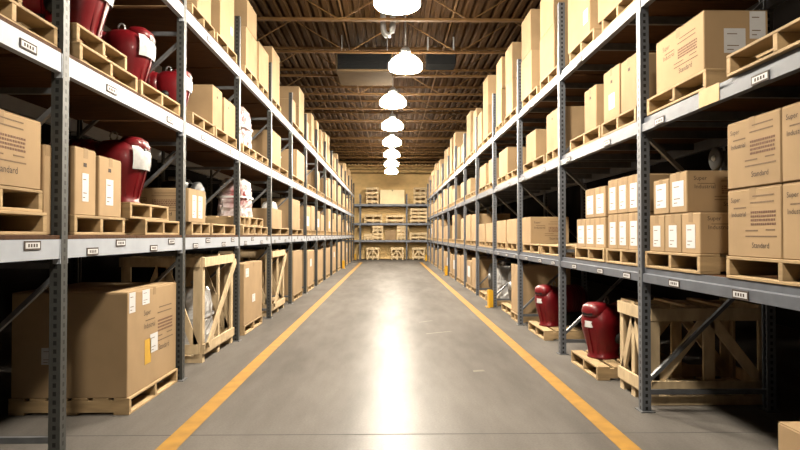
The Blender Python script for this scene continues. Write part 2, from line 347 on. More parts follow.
# ------------------------------------------------------------------ racks
L_Y = [1.72 + 2.33 * k for k in range(-2, 16)]; L_Z = [1.5, 2.715, 3.91]
R_Y = [2.71 + 2.49 * k for k in range(-2, 14)]; R_Z = [1.225, 2.5, 3.57]
DEPTH = 1.15
def post_mesh(pm, h):
    def mk():
        a = 0.038
        prof = [(-a, -a), (a, -a), (a, -0.02), (0.022, -0.02), (0.022, -0.032), (-0.03, -0.032), (-0.03, 0.032), (0.022, 0.032), (0.022, 0.02), (a, 0.02), (a, a), (-a, a)]
        return MB().prism_z(prof, 0.006, h).mesh('upright_post', pm)
    return cached(('post', pm.name, h), mk)
foot_mesh = MB().box(-0.06, 0.06, -0.07, 0.07, 0, 0.008).mesh('foot_plate', BRACE)
def beam_mesh(bm_, ln, step):
    def mk():
        pr = [(0, -0.125), (0.05, -0.125), (0.05, 0), (0.0, 0)] if not step else [(0, -0.12), (0.055, -0.12), (0.055, 0), (0.022, 0), (0.022, -0.045), (0.0, -0.052)]
        mb = MB().prism_y(pr, -ln / 2, ln / 2)
        for s_ in (-1, 1): mb.box(-0.004, 0.045, s_ * ln / 2 - s_ * 0.008, s_ * ln / 2, -0.16, 0.0)   # end connectors
        return mb.mesh('shelf_beam', bm_)
    return cached(('beam', bm_.name, round(ln, 3), step), mk)
def plate_mesh(w_=0.17, h=0.055):
    def mk():
        mb = MB().box(-0.004, 0, -w_ / 2, w_ / 2, -h / 2, h / 2, 0)
        mb.box(-0.005, -0.0035, -w_ / 2 + 0.012, w_ / 2 - 0.012, -h / 2 + 0.01, h / 2 - 0.01, 1)
        for k in range(4): mb.box(-0.006, -0.0045, -w_ * 0.28 + k * w_ * 0.16, -w_ * 0.28 + k * w_ * 0.16 + w_ * 0.09, -h * 0.18, h * 0.18, 0)
        return mb.mesh('location_plate', INK, WHITEP)
    return cached(('plate', w_, h), mk)

def rack(name_label, origin, rotz, posts, levels, bm_, pm, h, step, deck_on_top, plates, near_hi):
    R = tag(obj('pallet_rack', None, None, origin, (0, 0, rotz)), name_label, 'rack')
    pmesh = post_mesh(pm, h); S = abs(posts[1] - posts[0])
    br_h = MB().bar((0.05, 0, 0), (DEPTH - 0.05, 0, 0), 0.03, 0.04).mesh('cross_brace', BRACE)
    br_d = MB().bar((0.05, 0, 0), (DEPTH - 0.05, 0, 1.0), 0.03, 0.04, (0, 1, 0)).mesh('diagonal_brace', BRACE)
    br_e = MB().bar((0.05, 0, 1.0), (DEPTH - 0.05, 0, 0), 0.03, 0.04, (0, 1, 0)).mesh('diagonal_brace', BRACE)
    for y in posts:
        for x in (0.038, DEPTH - 0.038):
            po = obj('upright_post', pmesh, R, (x, y, 0), (0, 0, 0 if x < 0.5 else math.pi)); obj('foot_plate', foot_mesh, po)
        for z in (0.16, 1.3, 2.45, 3.6): obj('cross_brace', br_h, R, (0, y, z))
        for i, z in enumerate((0.24, 1.36, 2.52)): obj('diagonal_brace', br_d if i % 2 == 0 and rotz < 3 else br_e, R, (0, y, z))
    dt = 0.028
    for i in range(len(posts) - 1):
        yc = (posts[i] + posts[i + 1]) / 2; ln = S - 0.078
        for li, z in enumerate(levels):
            bz = z - dt if deck_on_top else z - 0.003
            b = obj('shelf_beam', beam_mesh(bm_, ln, step), R, (0.006, yc, bz))
            obj('shelf_beam', beam_mesh(bm_, ln, False), R, (DEPTH - 0.006, yc, bz), (0, 0, math.pi))
            x0 = 0.008 if deck_on_top else 0.064
            z0 = z - dt; 
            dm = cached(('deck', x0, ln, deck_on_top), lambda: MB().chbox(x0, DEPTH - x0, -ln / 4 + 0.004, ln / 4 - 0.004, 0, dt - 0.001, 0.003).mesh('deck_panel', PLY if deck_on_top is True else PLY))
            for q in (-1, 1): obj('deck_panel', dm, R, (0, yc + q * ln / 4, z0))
            if not deck_on_top:
                for q in (-0.8, 0, 0.8): obj('deck_support', cached(('ds',), lambda: MB().box(0.05, DEPTH - 0.05, -0.02, 0.02, -0.07, 0).mesh('deck_support', BRACE)), R, (0, yc + q, z0))
            for (l2, off, dz) in plates:
                if l2 == li: obj('location_plate', plate_mesh(), b, (-0.001 if dz < -0.05 or not step else 0.021, off, dz))
    return R
yE = L_Y[-1]
plL = [(0, S_, dz) for S_, dz in ((0.32, -0.035), (-0.81, -0.035), (0.78, -0.09), (-0.36, -0.09))] + [(1, 0.5, -0.07), (1, -0.75, -0.07), (2, 0.3, -0.07)]
rackL = rack('long pallet rack with pale beams and red machines on its shelves', (-FX, yE, 0), math.pi, [yE - y for y in L_Y], L_Z, BEAM_L, POST_L, 4.62, False, True, plL, 6)
plR = [(0, -0.25, -0.088), (0, -0.95, -0.088), (0, 0.62, -0.088), (1, -0.47, -0.088), (1, 0.85, -0.088), (2, 0.4, -0.088)]
rackR = rack('long pallet rack with grey stepped beams and red machines at floor level', (FX, 0, 0), 0, R_Y, R_Z, BEAM_R, POST_R, 4.45, True, False, plR, 6)
rb = [b for b in rackR.children if b.name.startswith('shelf_beam')][14]
obj('paper_tag', MB().box(-0.003, 0.0, -0.13, 0.13, -0.118, -0.0).mesh('paper_tag', TANLAB), rb, (0.0, 0.1, -0.001))['label'] = 'tan paper tag on the beam'
B_X = [-4.66, -1.82, 1.02, 3.86]; Y_B = 36.9; B_Z = [1.2, 2.23, 3.38]
rackB = rack('short pallet rack standing against the end wall across the aisle', (0, Y_B, 0), math.pi / 2, [-x for x in B_X][::-1], B_Z, mat('blue_grey_paint', (0.30, 0.32, 0.37), 0.5, var=0.15, noise=8.0), POST_R, 4.0, False, False, [], 0)

# ------------------------------------------------------------------ naming of places
LEV = {0: 'floor under', 1: 'lowest shelf of', 2: 'middle shelf of', 3: 'top shelf of'}
def place_txt(s, lev, y):
    if s < 0: k = int((y - L_Y[0]) // 2.33); nb = len(L_Y) - 1 - k; rk = 'pale-beamed rack'
    else: k = int((y - R_Y[0]) // 2.49); nb = len(R_Y) - 1 - k; rk = 'grey-beamed rack'
    return '%s %s, %s bay from end wall' % (LEV[lev], rk, ORD[max(1, min(18, nb))])
def zl(s, lev): return 0.0 if lev == 0 else (L_Z if s < 0 else R_Z)[lev - 1]
def dpx(s, x, inset=0.0): return (FX + inset) * F_PX / abs(x - VPX)

# ------------------------------------------------------------------ builders of goods; local x = away from the aisle, near side = -s along local y
def at(s, y, z, inset=0.0): return ((s * (FX + inset), y, z), (0, 0, 0 if s > 0 else math.pi))

PAL_H = 0.14
def clamp(s, y0, y1):
    ys = L_Y if s < 0 else R_Y; yc = (y0 + y1) / 2; k = max(0, min(len(ys) - 2, int((yc - ys[0]) // (ys[1] - ys[0]))))
    return max(min(y0, y1), ys[k] + 0.05), min(max(y0, y1), ys[k + 1] - 0.05)
def pallet(s, y0, y1, z, dep=1.12, inset=0.03, lev=None, desc=None, root=None, loc=None):
    if loc is None: y0, y1 = clamp(s, y0, y1)
    wd = abs(y1 - y0); yc = (y0 + y1) / 2; wd = round(wd, 2)
    if loc is None: loc = at(s, yc, z, inset)
    far = loc[0][1] > 13.5
    nm = 'pallet'
    if desc is None: desc = 'pine pallet'
    lab = '%s on %s' % (desc, place_txt(s, lev, yc)) if lev is not None else desc
    if len(lab.split()) > 16: lab = lab.rsplit(',', 1)[0]
    sw, bt = 0.042, 0.02
    def stringer(): return MB().chbox(0, dep, -sw / 2, sw / 2, bt, PAL_H - bt, 0.003)
    nb = 6; bw = dep / (nb + (nb - 1) * 0.32)
    def topb(): return MB().chbox(0, bw, -wd / 2, wd / 2, PAL_H - bt, PAL_H, 0.003)
    def botb(): return MB().chbox(0, bw, -wd / 2, wd / 2, 0, bt, 0.003)
    ys = (-wd / 2 + sw / 2, 0, wd / 2 - sw / 2); xt = [i * bw * 1.32 for i in range(nb)]; xb = [0, (dep - bw) / 2, dep - bw]
    if far:
        def allp():
            mb = MB()
            for y in ys: mb.box(0, dep, y - sw / 2, y + sw / 2, bt, PAL_H - bt)
            for x in xt: mb.box(x, x + bw, -wd / 2, wd / 2, PAL_H - bt, PAL_H)
            for x in xb: mb.box(x, x + bw, -wd / 2, wd / 2, 0, bt)
            return mb.mesh('pallet', PINE)
        return tag(obj(nm, cached(('palf', wd, dep), allp), None, *loc), lab, 'pallet', 'pallets in the racks')
    P = tag(obj(nm, None, None, *loc), lab, 'pallet', 'pallets in the racks')
    ms = cached(('pst', dep), lambda: stringer().mesh('stringer', PINE)); mt = cached(('ptb', wd, dep), lambda: topb().mesh('deck_board', PINE)); mbt = cached(('pbb', wd, dep), lambda: botb().mesh('bottom_board', PINE))
    for y in ys: obj('stringer', ms, P, (0, y, 0))
    for x in xt: obj('deck_board', mt, P, (x, 0, 0))
    for x in xb: obj('bottom_board', mbt, P, (x, 0, 0))
    return P

def face_quad(mb, face, s, w_, d, u0, u1, v0, v1, eps, mi):
    # u: metres from the viewer's left edge of the face, v: height
    if face == 'A': mb.box(-eps, 0.001, w_ / 2 - u0, w_ / 2 - u1, v0, v1, mi)
    else:
        ny = -s; y = ny * w_ / 2; r = -ny                         # viewer's right along local x is r
        xa, xb_ = (u0, u1) if r > 0 else (d - u0, d - u1)
        mb.box(xa, xb_, y - ny * 0.001, y + ny * eps, v0, v1, mi)
def face_text(face, s, w_, d, txt, u, v, size, eps):
    v_, f_ = text_verts(txt); out = []
    for a, b, c in v_:
        a, b = u + a * size, v + b * size
        if face == 'A': out.append((-eps, w_ / 2 - a, b))
        else:
            ny = -s; r = -ny
            out.append(((a if r > 0 else d - a), ny * (w_ / 2 + eps), b))
    return out, f_

def carton(s, y0, y1, z, h, dep=0.6, inset=0.05, lev=1, desc='brown carton', labels=(), prints=(), rot=0.0, mat_=None, loc=None, lab=None, parts=None, group='cartons in the racks', holes=()):
    if loc is None: y0, y1 = clamp(s, y0, y1)
    h -= 0.002
    wd = abs(y1 - y0) - 0.004; yc = (y0 + y1) / 2
    if loc is None: loc = at(s, yc, z, inset)
    loc = (loc[0], (0, 0, loc[1][2] + rot))
    far = (loc[0][1] > 14) if parts is None else not parts
    cm = mat_ or CARD
    mb = MB(); t = 0.006
    mb.chbox(0, dep, -wd / 2, wd / 2, 0, h - t, 0.006)
    flap = lambda q: (0.004, dep - 0.004, *((-wd / 2 + 0.004, -0.003) if q < 0 else (0.003, wd / 2 - 0.004)), h - t, h)
    if far:
        for q in (-1, 1): mb.box(*flap(q))
        o = obj('carton', mb.mesh('carton', cm), None, *loc)
    else:
        o = obj('carton', mb.mesh('carton', cm), None, *loc)
        for q in (-1, 1): obj('flap', MB().box(*flap(q)).mesh('flap', FLAP if cm is CARD else cm), o)
        tm = MB().box(0.0, dep, -0.03, 0.03, h, h + 0.001); tm.box(-0.001, 0, -0.03, 0.03, h - 0.07, h + 0.001); tm.box(dep, dep + 0.001, -0.03, 0.03, h - 0.07, h + 0.001)
        obj('tape', tm.mesh('tape', TAPE), o)
    for (face, u0, u1, v0, v1, kind) in labels:
        m2 = MB(); face_quad(m2, face, s, wd, dep, u0, u1, v0, v1, 0.002, 0)
        mm = {'w': WHITEP, 'y': YLAB, 't': TANLAB}[kind]
        if kind == 'w' and not far:
            n_ = 5
            for k in (0, 1, 4):
                vv0 = v0 + (v1 - v0) * (0.12 + 0.16 * k); face_quad(m2, face, s, wd, dep, u0 + (u1 - u0) * 0.14, u0 + (u1 - u0) * (0.45 + 0.08 * ((k * 3) % 5)), vv0, vv0 + (v1 - v0) * 0.035, 0.0026, 1)
        obj('shipping_label', m2.mesh('shipping_label', mm, GINK), o)
    for (face, u, v) in holes:
        m2 = MB(); face_quad(m2, face, s, wd, dep, u - 0.022, u + 0.022, v - 0.014, v + 0.014, 0.0015, 0); obj('hand_hole', m2.mesh('hand_hole', INK), o)
    for (face, W, Hh, u_, v_) in prints:
        # carton print: two dark words at upper left, a maroon text block at right, faint lines, a dark word below
        m2 = MB()
        for txt, fu, fv, sz in (('Super', 0.04, 0.84, 0.085), ('Industrial', 0.05, 0.60, 0.085), ('Standard', 0.48, 0.10, 0.095)):
            tv, tf = face_text(face, s, wd, dep, txt, u_ + fu * W, v_ + fv * Hh, sz * W, 0.0016); m2.add(tv, tf, 0)
        for k in range(4):
            a = 0.46; rp = random.Random(k * 7 + 1)
            while a < 0.93:
                g = rp.uniform(0.018, 0.04); face_quad(m2, face, s, wd, dep, u_ + a * W, u_ + min(a + g, 0.95) * W, v_ + Hh * (0.64 - 0.062 * k), v_ + Hh * (0.675 - 0.062 * k), 0.0016, 1); a += g + 0.012
        for (a, b, c) in ((0.35, 0.6, 0.36), (0.75, 0.92, 0.37), (0.35, 0.95, 0.27), (0.5, 0.9, 0.90), (0.1, 0.36, 0.73), (0.45, 0.9, 0.80)):
            face_quad(m2, face, s, wd, dep, u_ + a * W, u_ + b * W, v_ + c * Hh, v_ + (c + 0.022) * Hh, 0.0014, 3)
        obj('carton_print', m2.mesh('carton_print', INK, RINK, INK, GINK), o)
    tag(o, lab or '%s on %s' % (desc, place_txt(s, lev, yc)), 'carton', group)
    return o

def red_machine(s, y, z, inset, lab, wrap=0, sc_=1.0, rot=0.0):
    loc, r = at(s, y, z, inset)
    M = tag(obj('motor_unit', None, None, loc, (0, 0, r[2] + rot)), lab, 'machine', 'red motor units')
    M.scale = (sc_, sc_ * 0.92, sc_ * 1.04)
    body = cached('rm_body', lambda: MB().loft([(0, .24, 0, .165, .16), (.02, .24, 0, .17, .165), (.03, .24, 0, .155, .15), (.10, .24, 0, .165, .16), (.20, .24, 0, .195, .185), (.30, .24, 0, .225, .205), (.38, .24, 0, .236, .216), (.45, .24, 0, .225, .208), (.51, .245, 0, .19, .18), (.55, .25, 0, .14, .13), (.565, .25, 0, .05, .05)], 28, 2.6).mesh('body', RED))
    cap = cached('rm_cap', lambda: MB().loft([(.45, .10, 0, .10, .13), (.50, .10, 0, .115, .14), (.555, .115, 0, .11, .135), (.585, .13, 0, .08, .10), (.592, .13, 0, .03, .04)], 20, 2.8).mesh('front_cap', RED))
    mot = cached('rm_mot', lambda: MB().loft([(.40, 0, .36, .17, .17), (.46, 0, .36, .20, .20), (.82, 0, .36, .20, .20), (.88, 0, .36, .16, .16), (.90, 0, .36, .08, .08)], 24, 2.0, axis='x').mesh('motor_housing', RED))
    obj('body', body, M); obj('front_cap', cap, M); mo = obj('motor_housing', mot, M)
    for k in range(6): obj('cooling_fin', cached('rm_fin', lambda: MB().loft([(0, 0, .36, .215, .215), (.012, 0, .36, .215, .215)], 24, axis='x').mesh('cooling_fin', RED)), mo, (.5 + k * .05, 0, 0))
    obj('vent_slot', cached('rm_slot', lambda: MB().chbox(-0.008, 0.05, -.075, .075, .462, .49, .003).mesh('vent_slot', BLACKP)), M)
    obj('name_plate', cached('rm_np', lambda: MB().add([(.03 if abs(a) > .5 else .003, a * .10, zz) for zz in (.335, .40) for a in (-1, -.4, .4, 1)] + [(.05 if abs(a) > .5 else .03, a * .10, zz) for zz in (.335, .40) for a in (-1, -.4, .4, 1)],
        [(0, 1, 5, 4), (1, 2, 6, 5), (2, 3, 7, 6), (8, 9, 13, 12), (9, 10, 14, 13), (10, 11, 15, 14), (0, 4, 12, 8), (3, 7, 15, 11), (4, 5, 13, 12), (5, 6, 14, 13), (6, 7, 15, 14), (0, 1, 9, 8), (1, 2, 10, 9), (2, 3, 11, 10)]).mesh('name_plate', WHITEP)), M)
    for a in range(5):
        t_ = math.radians(180 + (a - 2) * 26); obj('rib', cached(('rm_rib', a), lambda: MB().bar((.24 + .16 * math.cos(t_), .155 * math.sin(t_), .06), (.24 + .232 * math.cos(t_), .213 * math.sin(t_), .325), .016, .02, (math.cos(t_), math.sin(t_), 0)).mesh('rib', RED)), M)
    for q in (-1, 1): obj('skid_foot', cached('rm_ft', lambda: MB().chbox(.38, .92, -.03, .03, 0, .17, .006).mesh('skid_foot', DARKMETAL)), M, (0, q * .13, 0))
    obj('side_port', cached('rm_sp', lambda: MB().loft([(-.235, .22, .27, .05, .05), (-.20, .22, .27, .06, .06), (.20, .22, .27, .06, .06), (.235, .22, .27, .05, .05)], 14, axis='y').mesh('side_port', BLACKP)), M, (.02, 0, 0))
    obj('lifting_eye', cached('rm_le', lambda: MB().tube([(.3 + .035 * math.cos(a * math.pi / 6), 0, .60 + .04 * math.sin(a * math.pi / 6)) for a in range(13)], .009, 6).mesh('lifting_eye', GALV)), M)
    if wrap == 1:      # white plastic strapped over the shoulder
        def wm():
            r_ = random.Random(3); secs = [(.30, .235, 0, .238, .222), (.36, .235, 0, .25, .232), (.44, .235, 0, .252, .235), (.50, .24, 0, .235, .22)]
            return MB().loft(secs, 16, 2.6, caps=False, a0=2.3, a1=4.6).mesh('plastic_wrap', WRAP)
        pw = obj('plastic_wrap', cached('rm_w1', wm), M)
    return M

def wrapped_machine(s, y, z, inset, lab, w_=0.55, h=0.62, red=True):
    loc, r = at(s, y, z, inset)
    M = tag(obj('wrapped_machine', None, None, loc, r), lab, 'machine', 'machines in plastic wrap')
    M.scale = (w_ / 0.55, w_ / 0.55, h / 0.62)
    def bag():
        rr = random.Random(11); mb = MB(); secs = []
        for k in range(13):
            t = k / 12; f = 1.0 - 0.10 * t - (0.25 * max(0, t - .8) / .2); secs.append((t * .62, .19, -.03 * t, .17 * f, .265 * f))
        mb.loft(secs, 36, 4.5)
        mb.v = [(x + rr.uniform(-.014, .014), y_ + rr.uniform(-.014, .014), zz + (rr.uniform(-.014, .014) if .02 < zz < .6 else 0)) for x, y_, zz in mb.v]
        mb.sm = [False] * len(mb.sm)
        return mb.mesh('plastic_bag', WRAPRED if red else WRAP)
    obj('plastic_bag', cached(('wm_bag', red), bag), M)
    obj('tie_band', cached('wm_tb', lambda: MB().loft([(.30, .19, -.01, .185, .28), (.33, .19, -.01, .185, .28)], 24, 4.5, caps=False).mesh('tie_band', WHITEP)), M)
    obj('top_knot', cached('wm_tk', lambda: MB().loft([(.60, .19, -.03, .06, .09), (.64, .19, -.03, .03, .04), (.68, .19, -.03, .05, .07), (.70, .19, -.03, .02, .03)], 10).mesh('top_knot', WRAP)), M)
    return M

def dark_machine(s, y, z, inset, lab, sc_=1.0):
    loc, r = at(s, y, z, inset)
    M = tag(obj('engine_block', None, None, loc, r), lab, 'machine', 'dark engines'); M.scale = (sc_,) * 3
    obj('block', cached('dm_b', lambda: MB().chbox(.08, .7, -.22, .22, .06, .42, .03).mesh('block', DARKMETAL)), M)
    obj('flywheel', cached('dm_f', lambda: MB().loft([(0, 0, .28, .22, .22), (.02, 0, .28, .25, .25), (.07, 0, .28, .25, .25), (.085, 0, .28, .2, .2)], 24, axis='x').mesh('flywheel', DARKMETAL)), M)
    obj('hub', cached('dm_h', lambda: MB().loft([(-.03, 0, .28, .05, .05), (.01, 0, .28, .07, .07)], 14, axis='x').mesh('hub', GALV)), M)
    obj('air_filter', cached('dm_a', lambda: MB().loft([(.42, .35, 0, .13, .13), (.44, .35, 0, .15, .15), (.52, .35, 0, .15, .15), (.54, .35, 0, .1, .1)], 18).mesh('air_filter', BLACKP)), M)
    for q in (-1, 1): obj('skid', cached('dm_s', lambda: MB().box(.05, .75, -.03, .03, 0, .06).mesh('skid', DARKMETAL)), M, (0, q * .17, 0))
    for q in (-1, 1): obj('exhaust_pipe', cached('dm_e', lambda: MB().tube([(.15, 0, .4), (.13, 0, .5), (.2, 0, .55), (.35, 0, .56)], .025, 8).mesh('exhaust_pipe', GALV)), M, (0, q * .16, 0))
    return M

def crate(s, y0, y1, z, h, dep, inset, lab, kind='left', rot=None, loc=None, group=None, wm=None):
    wd = abs(y1 - y0); yc = (y0 + y1) / 2; ny = -s
    if loc is None: loc = at(s, yc, z, inset)
    K = tag(obj('timber_crate', None, None, *loc), lab, 'crate', group)
    pw, t = 0.085, 0.025; b0 = 0.10; hw = wd / 2
    def B(name, p, q, a, b, up): obj(name, MB().bar(p, q, a, b, up).mesh(name, wm or PINE2), K)
    # base: three skids and deck boards
    for y in (-hw + 0.045, 0, hw - 0.045): B('skid', (0, y, 0.04), (dep, y, 0.04), 0.09, 0.08, (0, 0, 1))
    nb = 5
    for i in range(nb):
        x = 0.05 + i * (dep - 0.1) / (nb - 1); B('deck_board', (x, -hw, 0.09), (x, hw, 0.09), 0.1, 0.02, (0, 0, 1))
    for x in (t / 2, dep - t / 2):
        for y in (-hw + pw / 2, hw - pw / 2): B('corner_post', (x, y, b0), (x, y, h), pw, t, (1, 0, 0))
        for zz in (b0 + 0.06, h - 0.06): B('rail', (x - (t if x < 0.5 * dep else -t), -hw, zz), (x - (t if x < 0.5 * dep else -t), hw, zz), t, 0.11, (0, 0, 1))
    for y in ((-hw + t / 2, hw - t / 2) if kind != 'plain' else ()):
        yo = y + math.copysign(t, y)
        for zz in (b0 + 0.06, h - 0.06): B('rail', (t, yo, zz), (dep - t, yo, zz), t, 0.11, (0, 0, 1))
        B('stud', (dep / 2, y, b0), (dep / 2, y, h), t, 0.1, (1, 0, 0))
        for x in (t + pw / 2, dep - t - pw / 2): B('corner_post', (x, y, b0), (x, y, h), t, pw, (1, 0, 0))
        B('diagonal', (0.09, y, b0 + 0.1), (dep / 2 - 0.02, y, h - 0.1), t, 0.09, (0, 0, 1)); B('diagonal', (dep - 0.09, y, b0 + 0.1), (dep / 2 + 0.02, y, h - 0.1), t, 0.09, (0, 0, 1))
    xf = t / 2
    B('stud', (xf, 0, b0), (xf, 0, h + 0.02), 0.07, t, (1, 0, 0))
    yn, yf = ny * (hw - 0.06), -ny * (hw - 0.06)
    if kind == 'left': B('diagonal', (-2 * t, yn, b0 + 0.1), (-2 * t, yf, h - 0.1), t, 0.085, (0, 0, 1))
    elif kind == 'vee':
        B('diagonal', (xf, yn, b0 + 0.1), (xf, 0, h - 0.1), t, 0.08, (0, 0, 1)); B('diagonal', (xf, yf, b0 + 0.1), (xf, 0, h - 0.1), t, 0.08, (0, 0, 1))
    elif kind == 'one':
        B('diagonal', (xf, yf, b0 + 0.05), (xf, 0.02 * ny, h - 0.1), t, 0.07, (0, 0, 1))
    for i in range(4):
        x = 0.06 + i * (dep - 0.12) / 3; B('lid_board', (x, -hw, h + 0.011), (x, hw, h + 0.011), 0.1, 0.02, (0, 0, 1)) if kind != 'left' else None
    return K

def guard(s, y, lab):
    loc, r = at(s, y, 0, -0.075)
    G = tag(obj('column_guard', None, None, loc, r), lab, 'guard', 'yellow column guards')
    obj('shield', MB().prism_z([(-.03, -.085), (-.01, -.1), (.065, -.1), (.065, -.088), (0, -.088), (-.016, -.075), (-.016, .075), (0, .088), (.065, .088), (.065, .1), (-.01, .1), (-.03, .085)], 0.01, 0.36).mesh('shield', YGUARD), G)
    obj('base_plate', MB().box(-.07, .0, -.13, .13, 0, .01).mesh('base_plate', YGUARD), G)
    for q in (-1, 1): obj('anchor_bolt', cached('ab', lambda: MB().loft([(0.01, 0, 0, .012, .012), (.03, 0, 0, .012, .012)], 6).mesh('anchor_bolt', GALV)), G, (-.05, q * .1, 0))

def PX(s, a, b, inset=0.0):
    y = sorted((dpx(s, a, inset), dpx(s, b, inset))); return y[0], y[1]
def cpx(s, lev, a, b, h, base=None, dep=0.6, inset=0.04, **kw):
    y0, y1 = PX(s, a, b, inset); return carton(s, y0, y1, (zl(s, lev) + PAL_H) if base is None else base, h, dep, inset, lev, **kw)
def ppx(s, lev, a, b, base=None, dep=1.12, inset=0.03, desc=None):
    y0, y1 = PX(s, a, b, inset); return pallet(s, y0, y1, zl(s, lev) if base is None else base, dep, inset, lev, desc)
LFT, RGT = -1, 1
# --- pale-beamed rack (s = -1) : floor
y0, y1 = 5.14, 6.3
pallet(LFT, y0, y1, 0, 1.0, 0.03, 0, 'pine pallet under large carton')
carton(LFT, y0, y1, PAL_H, 0.88, 0.96, 0.05, 0, lab='large brown carton with yellow and white stickers on floor under pale-beamed rack',
       labels=(('A', 0.03, 0.15, 0.70, 0.87, 'w'), ('A', 0.30, 0.46, 0.74, 0.87, 'w'), ('A', 0.36, 0.50, 0.20, 0.42, 'y'), ('A', 0.48, 0.66, 0.28, 0.45, 'w'), ('C', 0.25, 0.37, 0.28, 0.42, 'w')), prints=(('A', 0.8, 0.5, 0.3, 0.22),))
pallet(LFT, 2.2, 3.2, 0, 1.0, 0.15, 0, 'bare pine pallet')
y0, y1 = PX(LFT, 209, 238)
crate(LFT, y0, y1, 0, 1.24, 0.95, 0.06, 'open timber crate holding plastic-wrapped goods on floor under pale-beamed rack', 'left')
wrapped_machine(LFT, (y0 + y1) / 2 + .1, 0.10, 0.2, 'machine in white plastic inside the open timber crate', 0.62, 0.72, False)
y0, y1 = PX(LFT, 247.5, 265)
pallet(LFT, y0, y1, 0, 1.0, 0.03, 0, 'pine pallet under stickered carton'); carton(LFT, y0, y1, PAL_H, 0.93, 0.95, 0.04, 0, 'brown carton', labels=(('A', 0.55, 0.75, 0.3, 0.42, 'w'), ('A', 0.1, 0.3, 0.72, 0.85, 'w')))
y0, y1 = PX(LFT, 274.5, 287)
crate(LFT, y0, y1, 0, 1.2, 0.95, 0.05, 'narrow timber crate with one diagonal brace on floor under pale-beamed rack', 'left')
pallet(LFT, y0 + .15, y1 - .15, 0.102, 0.85, 0.12, 0, 'pine pallet standing inside timber crate')
for k in range(5, 15):
    yy = L_Y[k + 2]; wd = RND.uniform(1.25, 1.6); a = yy + 0.42 + RND.uniform(0, .15)
    pallet(LFT, a, a + wd, 0, 1.0, 0.03, 0)
    carton(LFT, a, a + wd, PAL_H, RND.uniform(0.88, 1.05), 0.95, 0.04, 0, 'big brown carton', labels=((('A', 0.5, 0.8, 0.5, 0.7, 'w'),) if k % 3 == 0 else ()))
# --- lowest shelf
Z = L_Z[0]
ppx(LFT, 1, -70, 50, desc='lower pine pallet of a stacked pair')
y0, y1 = 3.05, 3.86
pallet(LFT, y0, y1 + .02, Z + PAL_H, 1.0, 0.05, 1, 'upper pine pallet of a stacked pair')
carton(LFT, y0, y1, Z + 2 * PAL_H, 0.43, 0.6, 0.05, 1, lab='printed carton on two stacked pallets, lowest shelf of pale-beamed rack', prints=(('A', 0.62, 0.38, 0.06, 0.04),))
carton(LFT, 3.905, 4.0, Z, 0.58, 0.55, 0.06, 1, lab='plain carton squeezed behind the dark post beside the printed carton', rot=0.0)
ppx(LFT, 1, 77, 127, desc='pine pallet under two upright cartons')
cpx(LFT, 1, 77, 98, 0.48, dep=0.4, lab='upright carton with white label, next to post and its twin carton', labels=(('A', 0.10, 0.19, 0.10, 0.30, 'w'),), holes=(('A', 0.14, 0.36),))
cpx(LFT, 1, 101, 123, 0.46, dep=0.4, lab='upright carton with white label, between its twin and red machine', labels=(('A', 0.11, 0.23, 0.09, 0.29, 'w'),), holes=(('A', 0.17, 0.36),))
ppx(LFT, 1, 147, 188, desc='lower pallet under the wrapped red machine')
pallet(LFT, 5.2, 6.1, Z + PAL_H, 0.9, 0.06, 1, 'upper pallet under the wrapped red machine')
red_machine(LFT, 5.62, Z + 2 * PAL_H, 0.09, 'red motor unit with white straps on stacked pallets beside two upright cartons', 1, 1.0)
y0, y1 = PX(LFT, 192.5, 209)
ppx(LFT, 1, 193, 211, desc='narrow pine pallet under white-labelled carton'); carton(LFT, y0, y1, Z + PAL_H, 0.37, 0.75, 0.03, 1, lab='carton with long white labels just past the post, lowest shelf of pale-beamed rack', labels=(('A', 0.12, 0.25, 0.05, 0.30, 'w'), ('A', 0.33, 0.47, 0.05, 0.30, 'w')), prints=(('C', 0.6, 0.3, 0.08, 0.04),))
ppx(LFT, 1, 213, 236, desc='pine pallet under dark engine'); dark_machine(LFT, 7.75, Z + PAL_H, 0.25, 'dark metal engine on pallet beside white-labelled carton', 1.0)
ppx(LFT, 1, 244, 255, desc='lower pallet, first stack under wrapped machine'); ppx(LFT, 1, 255.5, 268, desc='lower pallet, second stack under wrapped machine')
y0, y1 = PX(LFT, 244, 267); pallet(LFT, y0, y0 + .62, Z + PAL_H, 1.0, .05, 1, 'short upper pallet beside wrapped machine'); pallet(LFT, y0 + .66, y1 - .04, Z + PAL_H, 1.0, .05, 1, 'long upper pallet under wrapped machine')
wrapped_machine(LFT, 9.85, Z + 2 * PAL_H, 0.1, 'red machine bagged in white plastic on lowest shelf of pale-beamed rack', 0.72, 0.62)
ppx(LFT, 1, 271.5, 289); cpx(LFT, 1, 272, 282, 0.36, dep=0.7, desc='low brown carton', labels=()); wrapped_machine(LFT, 12.75, Z + PAL_H, 0.2, 'small bagged machine behind low carton on lowest shelf of pale-beamed rack', 0.5, 0.55, False)
ppx(LFT, 1, 292, 303); cpx(LFT, 1, 292.5, 300, 0.68, dep=0.7, desc='tall brown carton'); wrapped_machine(LFT, 15.12, Z + PAL_H, 0.1, 'bagged machine beside tall carton on lowest shelf of pale-beamed rack', 0.45, 0.5, False)
for k in range(6, 15):
    yy = L_Y[k + 2]
    for j in range(2):
        a = yy + 0.12 + j * 1.1; wd = RND.uniform(0.78, 1.0)
        pallet(LFT, a, a + 1.0, Z, 1.1, 0.03, 1)
        if RND.random() < 0.85: carton(LFT, a + .02, a + wd, Z + PAL_H, RND.uniform(0.42, 0.8), 0.85, 0.04, 1, 'brown carton', labels=((('A', 0.2, 0.6, 0.1, 0.35, 'w'),) if RND.random() < .3 else ()))
